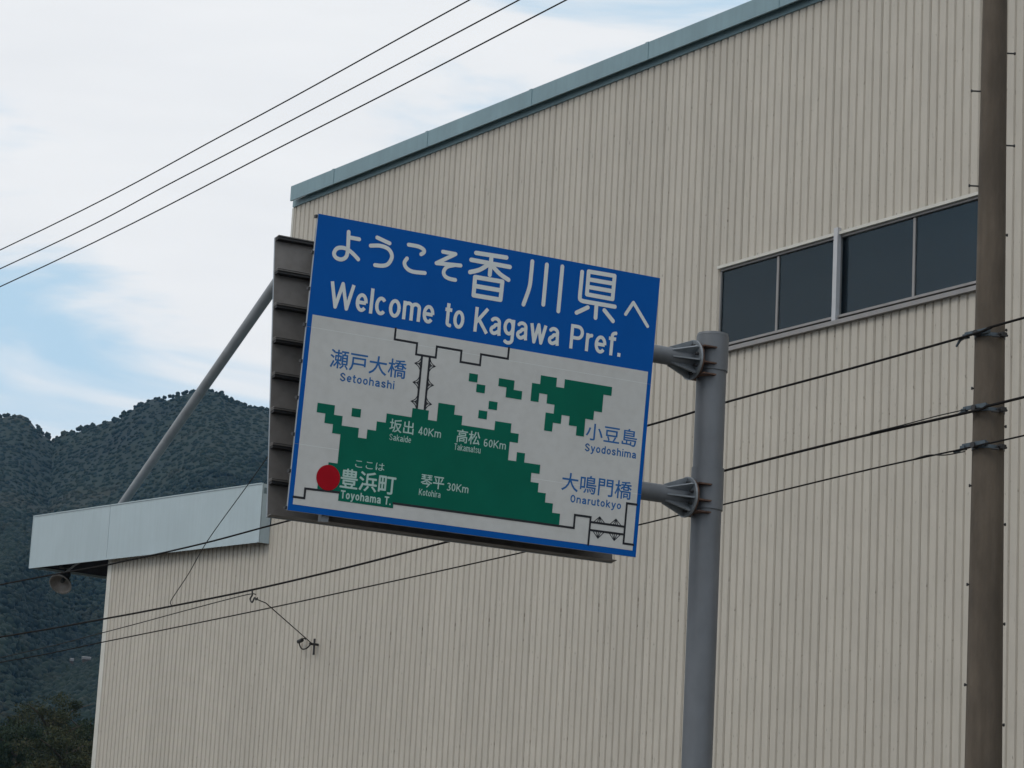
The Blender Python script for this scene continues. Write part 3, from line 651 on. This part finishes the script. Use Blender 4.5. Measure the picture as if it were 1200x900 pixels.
# narrow round gothic drawn with strokes; cap height 1, x height .74
def arc(cx, cy, rx, ry, a0, a1, n=14):
    return [(cx+rx*math.cos(R(a0+(a1-a0)*i/n)), cy+ry*math.sin(R(a0+(a1-a0)*i/n))) for i in range(n+1)]
def glyph(ch, h, bw=.46):
    X_ = .74; t = X_-h; m_ = X_/2; w_ = bw; r = w_-h; cx = w_/2; rx = cx-h; ry = m_-h; T = 1-h
    if ch == 'o': return [arc(cx, m_, rx, ry, 0, 360, 24)], w_
    if ch == 'e': return [arc(cx, m_, rx, ry, 0, 320, 20), [(h, m_), (r, m_)]], w_
    if ch == 'c': return [arc(cx, m_, rx, ry, 42, 318, 20)], w_
    if ch == 'l': return [[(h, 0), (h, 1)]], 2*h
    if ch == 'i': return [[(h, 0), (h, X_)], [(h, .86), (h, 1)]], 2*h
    if ch in 'nh': return [[(h, 0), (h, X_ if ch == 'n' else 1)], arc(cx, t-.19, rx, .19, 180, 0)+[(r, 0)]], w_
    if ch == 'm':
        w2 = .70; q = (w2-4*h)/4+h*.0
        c1 = h+(w2/2-h)/2; r1 = (w2/2-h)/2; c2_ = w2/2+r1
        return [[(h, 0), (h, X_)], arc(c1, t-.15, r1, .15, 180, 0)+[(w2/2, 0)], arc(c2_, t-.15, r1, .15, 180, 0)+[(w2-h, 0)]], w2
    if ch == 'r': return [[(h, 0), (h, X_)], arc(h+.17, t-.20, .17, .20, 180, 85, 8)], h+.21
    if ch == 'u': return [[(h, X_)]+arc(cx, h+.18, rx, .18, 180, 360), [(r, 0), (r, X_)]], w_
    if ch == 't': return [[(.12, .95), (.12, h+.10)]+arc(.12+.11, h+.10, .11, .10, 180, 270, 6)+[(.27, h)], [(0, X_-h*.7), (.28, X_-h*.7)]], .29
    if ch == 'f': return [[(.12, 0), (.12, T-.12)]+arc(.12+.12, T-.12, .12, .12, 180, 90, 6)+[(.28, T)], [(0, X_-h*.7), (.27, X_-h*.7)]], .29
    if ch == 'a': return [arc(cx-.01, t-.15, rx-.01, .15, 160, 0)+[(r, .08), (r+h*.2, 0)], [(r, m_+.07)]+[(cx, m_+.045)]+arc(h+.12, h+.125, .12, .13, 100, 290, 10)+[(r, h+.12)]], w_+h*.2
    if ch == 'g': return [arc(cx, m_+.05, rx, m_-h-.03, 0, 360, 22), [(r, X_), (r, -.07)]+arc(cx, -.07, rx, .15, 0, -150, 10)], w_
    if ch == 'd': return [arc(cx, m_, rx, ry, 0, 360, 22), [(r, 0), (r, 1)]], w_
    if ch == 'y': return [[(h*.8, X_), (cx, .06)], [(w_-h*.8, X_), (cx-.03, -.10), (cx-.10, -.19), (h*.5, -.20)]], w_
    if ch == 'k': return [[(h, 0), (h, 1)], [(w_-h*.9, X_), (h, .30)], [(h+.10, .40), (w_-h*.6, 0)]], w_
    if ch in 'sS':
        Y = t if ch == 's' else T; B = h; w2 = w_-.03 if ch == 's' else .52; c_ = w2/2; M_ = (Y+B)/2; q = (Y-B)/2
        return [curve2([(w2-h-.01, Y-q*.38), (c_+.05, Y-.005), (c_-.06, Y), (h, M_+q*.52), (c_, M_), (w2-h, M_-q*.52), (c_+.06, B), (c_-.05, B+.005), (h*.8, B+q*.38)], 5)], w2
    if ch == 'w': w2 = .68; return [[(h*.8, X_), (.20, 0), (w2/2, X_-.02), (w2-.20, 0), (w2-h*.8, X_)]], w2
    if ch == 'W': w2 = .92; return [[(h*.8, 1), (.25, .02), (w2/2, .98), (w2-.25, .02), (w2-h*.8, 1)]], w2
    if ch == 'K': return [[(h, 0), (h, 1)], [(.50, 1), (h, .36)], [(h+.13, .50), (.53, 0)]], .56
    if ch == 'P': return [[(h, 0), (h, 1)], [(h, T), (.28, T)]+arc(.28, T-.235, .52-h-.28, .235, 90, -90, 10)+[(h, T-.47)]], .52
    if ch == 'T': return [[(.25, 0), (.25, 1)], [(0, T), (.50, T)]], .50
    if ch == 'O': return [arc(.26, .5, .26-h, .5-h, 0, 360, 24)], .52
    if ch == '0': return [arc(.22, .5, .22-h, .5-h, 0, 360, 24)], .44
    if ch == '3': return [arc(.20, .74, .22-h, .26-h, 150, -85, 12), arc(.20, .26, .24-h, .28-h, 85, -150, 12)], .44
    if ch == '4': return [[(.33, 0), (.33, 1), (h, .27), (.46, .27)]], .47
    if ch == '6': return [arc(.22, .30, .22-h, .30-h, 0, 360, 20), [(h, .30)]+arc(.24, .60, .24-h, .40-h, 180, 60, 10)], .44
    if ch == '.': return [[(h, 0), (h, 2.2*h)]], 2*h
    return [], .24
def text(body, u0, u1, v_top, v_base, m_, h_, wd, label=None, rel=.07, gap=.065, split=False):
    """strokes of the word, fitted to its place on the board; wd is the stroke width in mm"""
    x = 0; G_ = []
    for ch in body:
        st_, w_ = glyph(ch, rel); G_.append((x, st_)); x += w_+gap
    W_ = x-gap; cap = v_base-v_top; sx = (u1-u0)/W_
    sets = [[g_] for g_ in G_ if g_[1]] if split else [G_]
    for gs in sets:
        q = MB(); dh = 0
        for x_, st_ in gs:
            for ln in st_:
                P = [Vector((u0+(x_+a)*sx, v_base-b*cap)) for a, b in ln]
                for i, (a, b) in enumerate(zip(P, P[1:])):
                    if (b-a).length < 1e-6: continue
                    d = (b-a).normalized(); nn = Vector((-d.y, d.x))*wd/2; hh = h_+dh*6e-6; dh = (dh+1) % 40
                    q.add([sp(p.x, p.y, hh) for p in (a-nn, b-nn, b+nn, a+nn)], [(3, 2, 1, 0)])
                for p in P[1:-1]:
                    hh = h_+dh*6e-6; dh = (dh+1) % 40
                    q.add([sp(p.x+math.cos(t_*math.pi/6)*wd/2, p.y+math.sin(t_*math.pi/6)*wd/2, hh) for t_ in range(12)], [tuple(range(12))[::-1]])
        o = q.obj('letter' if split else 'lettering', m_, fb)
        if label and not split: o['label'] = label
# kanji from Blender's built-in font, turned into meshes; doubled with tiny shifts for the bold strokes
def kanji(body, u0, u1, v_top, v_bot, m_, h_, b_, label):
    c = bpy.data.curves.new('t', 'FONT'); c.body = body; c.resolution_u = 3
    o = bpy.data.objects.new('t', c); COL.objects.link(o)
    dg = bpy.context.evaluated_depsgraph_get(); me = bpy.data.meshes.new_from_object(o.evaluated_get(dg))
    bpy.data.objects.remove(o); bpy.data.curves.remove(c)
    co = [v.co.copy() for v in me.vertices]; fs = [tuple(p.vertices) for p in me.polygons]; bpy.data.meshes.remove(me)
    x0 = min(p.x for p in co); x1 = max(p.x for p in co); y0 = min(p.y for p in co); y1 = max(p.y for p in co)
    q = MB()
    for k, (dx, dy) in enumerate(((0, 0), (b_, 0), (-b_, 0), (0, b_), (0, -b_)) if b_ else ((0, 0),)):
        q.add([sp(u0+(p.x-x0)/(x1-x0)*(u1-u0)+dx, v_bot-(p.y-y0)/(y1-y0)*(v_bot-v_top)+dy, h_+k*3e-5) for p in co], fs)
    o = q.obj('lettering', m_, fb); o['label'] = label
text('Welcome', 158, 1050, 497, 692, 'lett', HL, 28, split=True)
text('to', 1139, 1310, 497, 692, 'lett', HL, 28, split=True)
text('Kagawa', 1394, 2158, 497, 692, 'lett', HL, 28, split=True)
text('Pref.', 2248, 2722, 498, 694, 'lett', HL, 28, split=True)
H2 = .0022; H3 = .0042
kanji('瀬戸大橋', 219, 857, 1008, 1150, 'lblue', H2, 1.6, 'blue kanji place name of the bridge at upper left')
text('Setoohashi', 312, 773, 1178, 1241, 'lblue', H2, 11, 'small blue word Setoohashi', rel=.08)
kanji('小豆島', 2472, 2938, 1258, 1393, 'lblue', H2, 1.6, 'blue kanji island name at right')
text('Syodoshima', 2472, 2947, 1424, 1486, 'lblue', H2, 11, 'small blue word Syodoshima', rel=.08)
kanji('大鳴門橋', 2296, 2930, 1678, 1820, 'lblue', H2, 1.6, 'blue kanji bridge name at lower right')
text('Onarutokyo', 2383, 2850, 1846, 1906, 'lblue', H2, 11, 'small blue word Onarutokyo', rel=.08)
kanji('豊浜町', 404, 863, 1898, 2046, 'lgreen', H3, 2.6, 'pale kanji town name beside the red dot')
text('Toyohama T.', 417, 838, 2064, 2126, 'lgreen', H3, 10.5, 'small pale words Toyohama T.', rel=.08)
kanji('ここは', 512, 757, 1818, 1876, 'lgreen', H3, 0, 'small pale hiragana above the town name')
kanji('坂出', 765, 968, 1466, 1567, 'lgreen', H3, 1.0, 'pale kanji city name, left of 40Km')
text('40Km', 1008, 1206, 1497, 1558, 'lgreen', H3, 8, 'pale distance 40Km')
text('Sakaide', 771, 957, 1583, 1632, 'lgreen', H3, 5.5, 'small pale word Sakaide')
kanji('高松', 1340, 1542, 1467, 1570, 'lgreen', H3, 1.0, 'pale kanji city name, left of 60Km')
text('60Km', 1577, 1774, 1511, 1572, 'lgreen', H3, 8, 'pale distance 60Km')
text('Takamatsu', 1327, 1557, 1581, 1632, 'lgreen', H3, 5.5, 'small pale word Takamatsu')
kanji('琴平', 1073, 1271, 1856, 1953, 'lgreen', H3, 1.0, 'pale kanji town name, left of 30Km')
text('30Km', 1296, 1486, 1892, 1952, 'lgreen', H3, 8, 'pale distance 30Km')
text('Kotohira', 1065, 1252, 1969, 2018, 'lgreen', H3, 5.5, 'small pale word Kotohira')
# red dot
plate('red_dot', 'red', [(301+math.cos(t_*math.pi/24)*97, 1985+math.sin(t_*math.pi/24)*97) for t_ in range(48)], .0050, .0014)
# black outlines
LW = 17
strokes('outline', 'black', [[(735, 774), (735, 857), (927, 858), (927, 945), (1096, 945), (1097, 858), (1311, 858), (1311, 946), (1482, 946), (1482, 860), (1719, 860), (1719, 774)]], LW, H2, False, 'black stepped coastline along the top of the map')
strokes('outline', 'black', [[(38, 2163), (125, 2163), (125, 2090), (402, 2084)], [(862, 2108), (2438, 2105), (2438, 2001), (2581, 2001), (2581, 2219)], [(2585, 2039), (2896, 2039)], [(2585, 2103), (2896, 2101)],
    [(2987, 1850), (2898, 1850), (2898, 2172), (2987, 2172)]], LW, .0038, False, 'black stepped outline along the bottom of the map')
strokes('outline', 'black', [[(979, 950), (979, 1360)], [(1046, 950), (1046, 1360)]], 18, H2+.0003, False, 'two black deck lines of the long bridge')
for v in (1014, 1162, 1310):
    for u0, u1 in ((979, 924), (1046, 1100)):
        strokes('tower_outline', 'black', [curve2([(u0, v-62), (u0+(u1-u0)*.35, v-22), (u1, v)], 3), curve2([(u1, v), (u0+(u1-u0)*.35, v+22), (u0, v+62)], 3), [(u1, v), (u0, v)],
            [(u0+(u1-u0)*.4, v), (u0, v-22)], [(u0+(u1-u0)*.4, v), (u0, v+22)]], 7, H2+.0002, True)
for u in (2663, 2812):
    for v0, v1 in ((2039, 1988), (2102, 2160)):
        strokes('tower_outline', 'black', [[(u-55, v0), (u, v1), (u+55, v0)], [(u, v1), (u, v0)], [(u, v1), (u-22, v0)], [(u, v1), (u+22, v0)]], 7, H2+.0002, True)

# ------------------------------------------------------------------ haze
hz_m = bpy.data.materials.new('haze_air'); hz_m.use_nodes = True; t = hz_m.node_tree; t.nodes.clear()
o_ = t.nodes.new('ShaderNodeOutputMaterial'); pv = t.nodes.new('ShaderNodeVolumePrincipled'); pv.inputs['Color'].default_value = (.26, .58, 1, 1)
pv.inputs['Density'].default_value = .00006; pv.inputs['Anisotropy'].default_value = .0
t.links.new(pv.outputs[0], o_.inputs['Volume']); M['haze'] = hz_m
HB = MB().box(-2700, 2700, -2700, 2700, -5, 365).obj('haze', 'haze'); tag(HB, 'faint blue haze filling the air towards the hills', 'haze', kind='stuff')
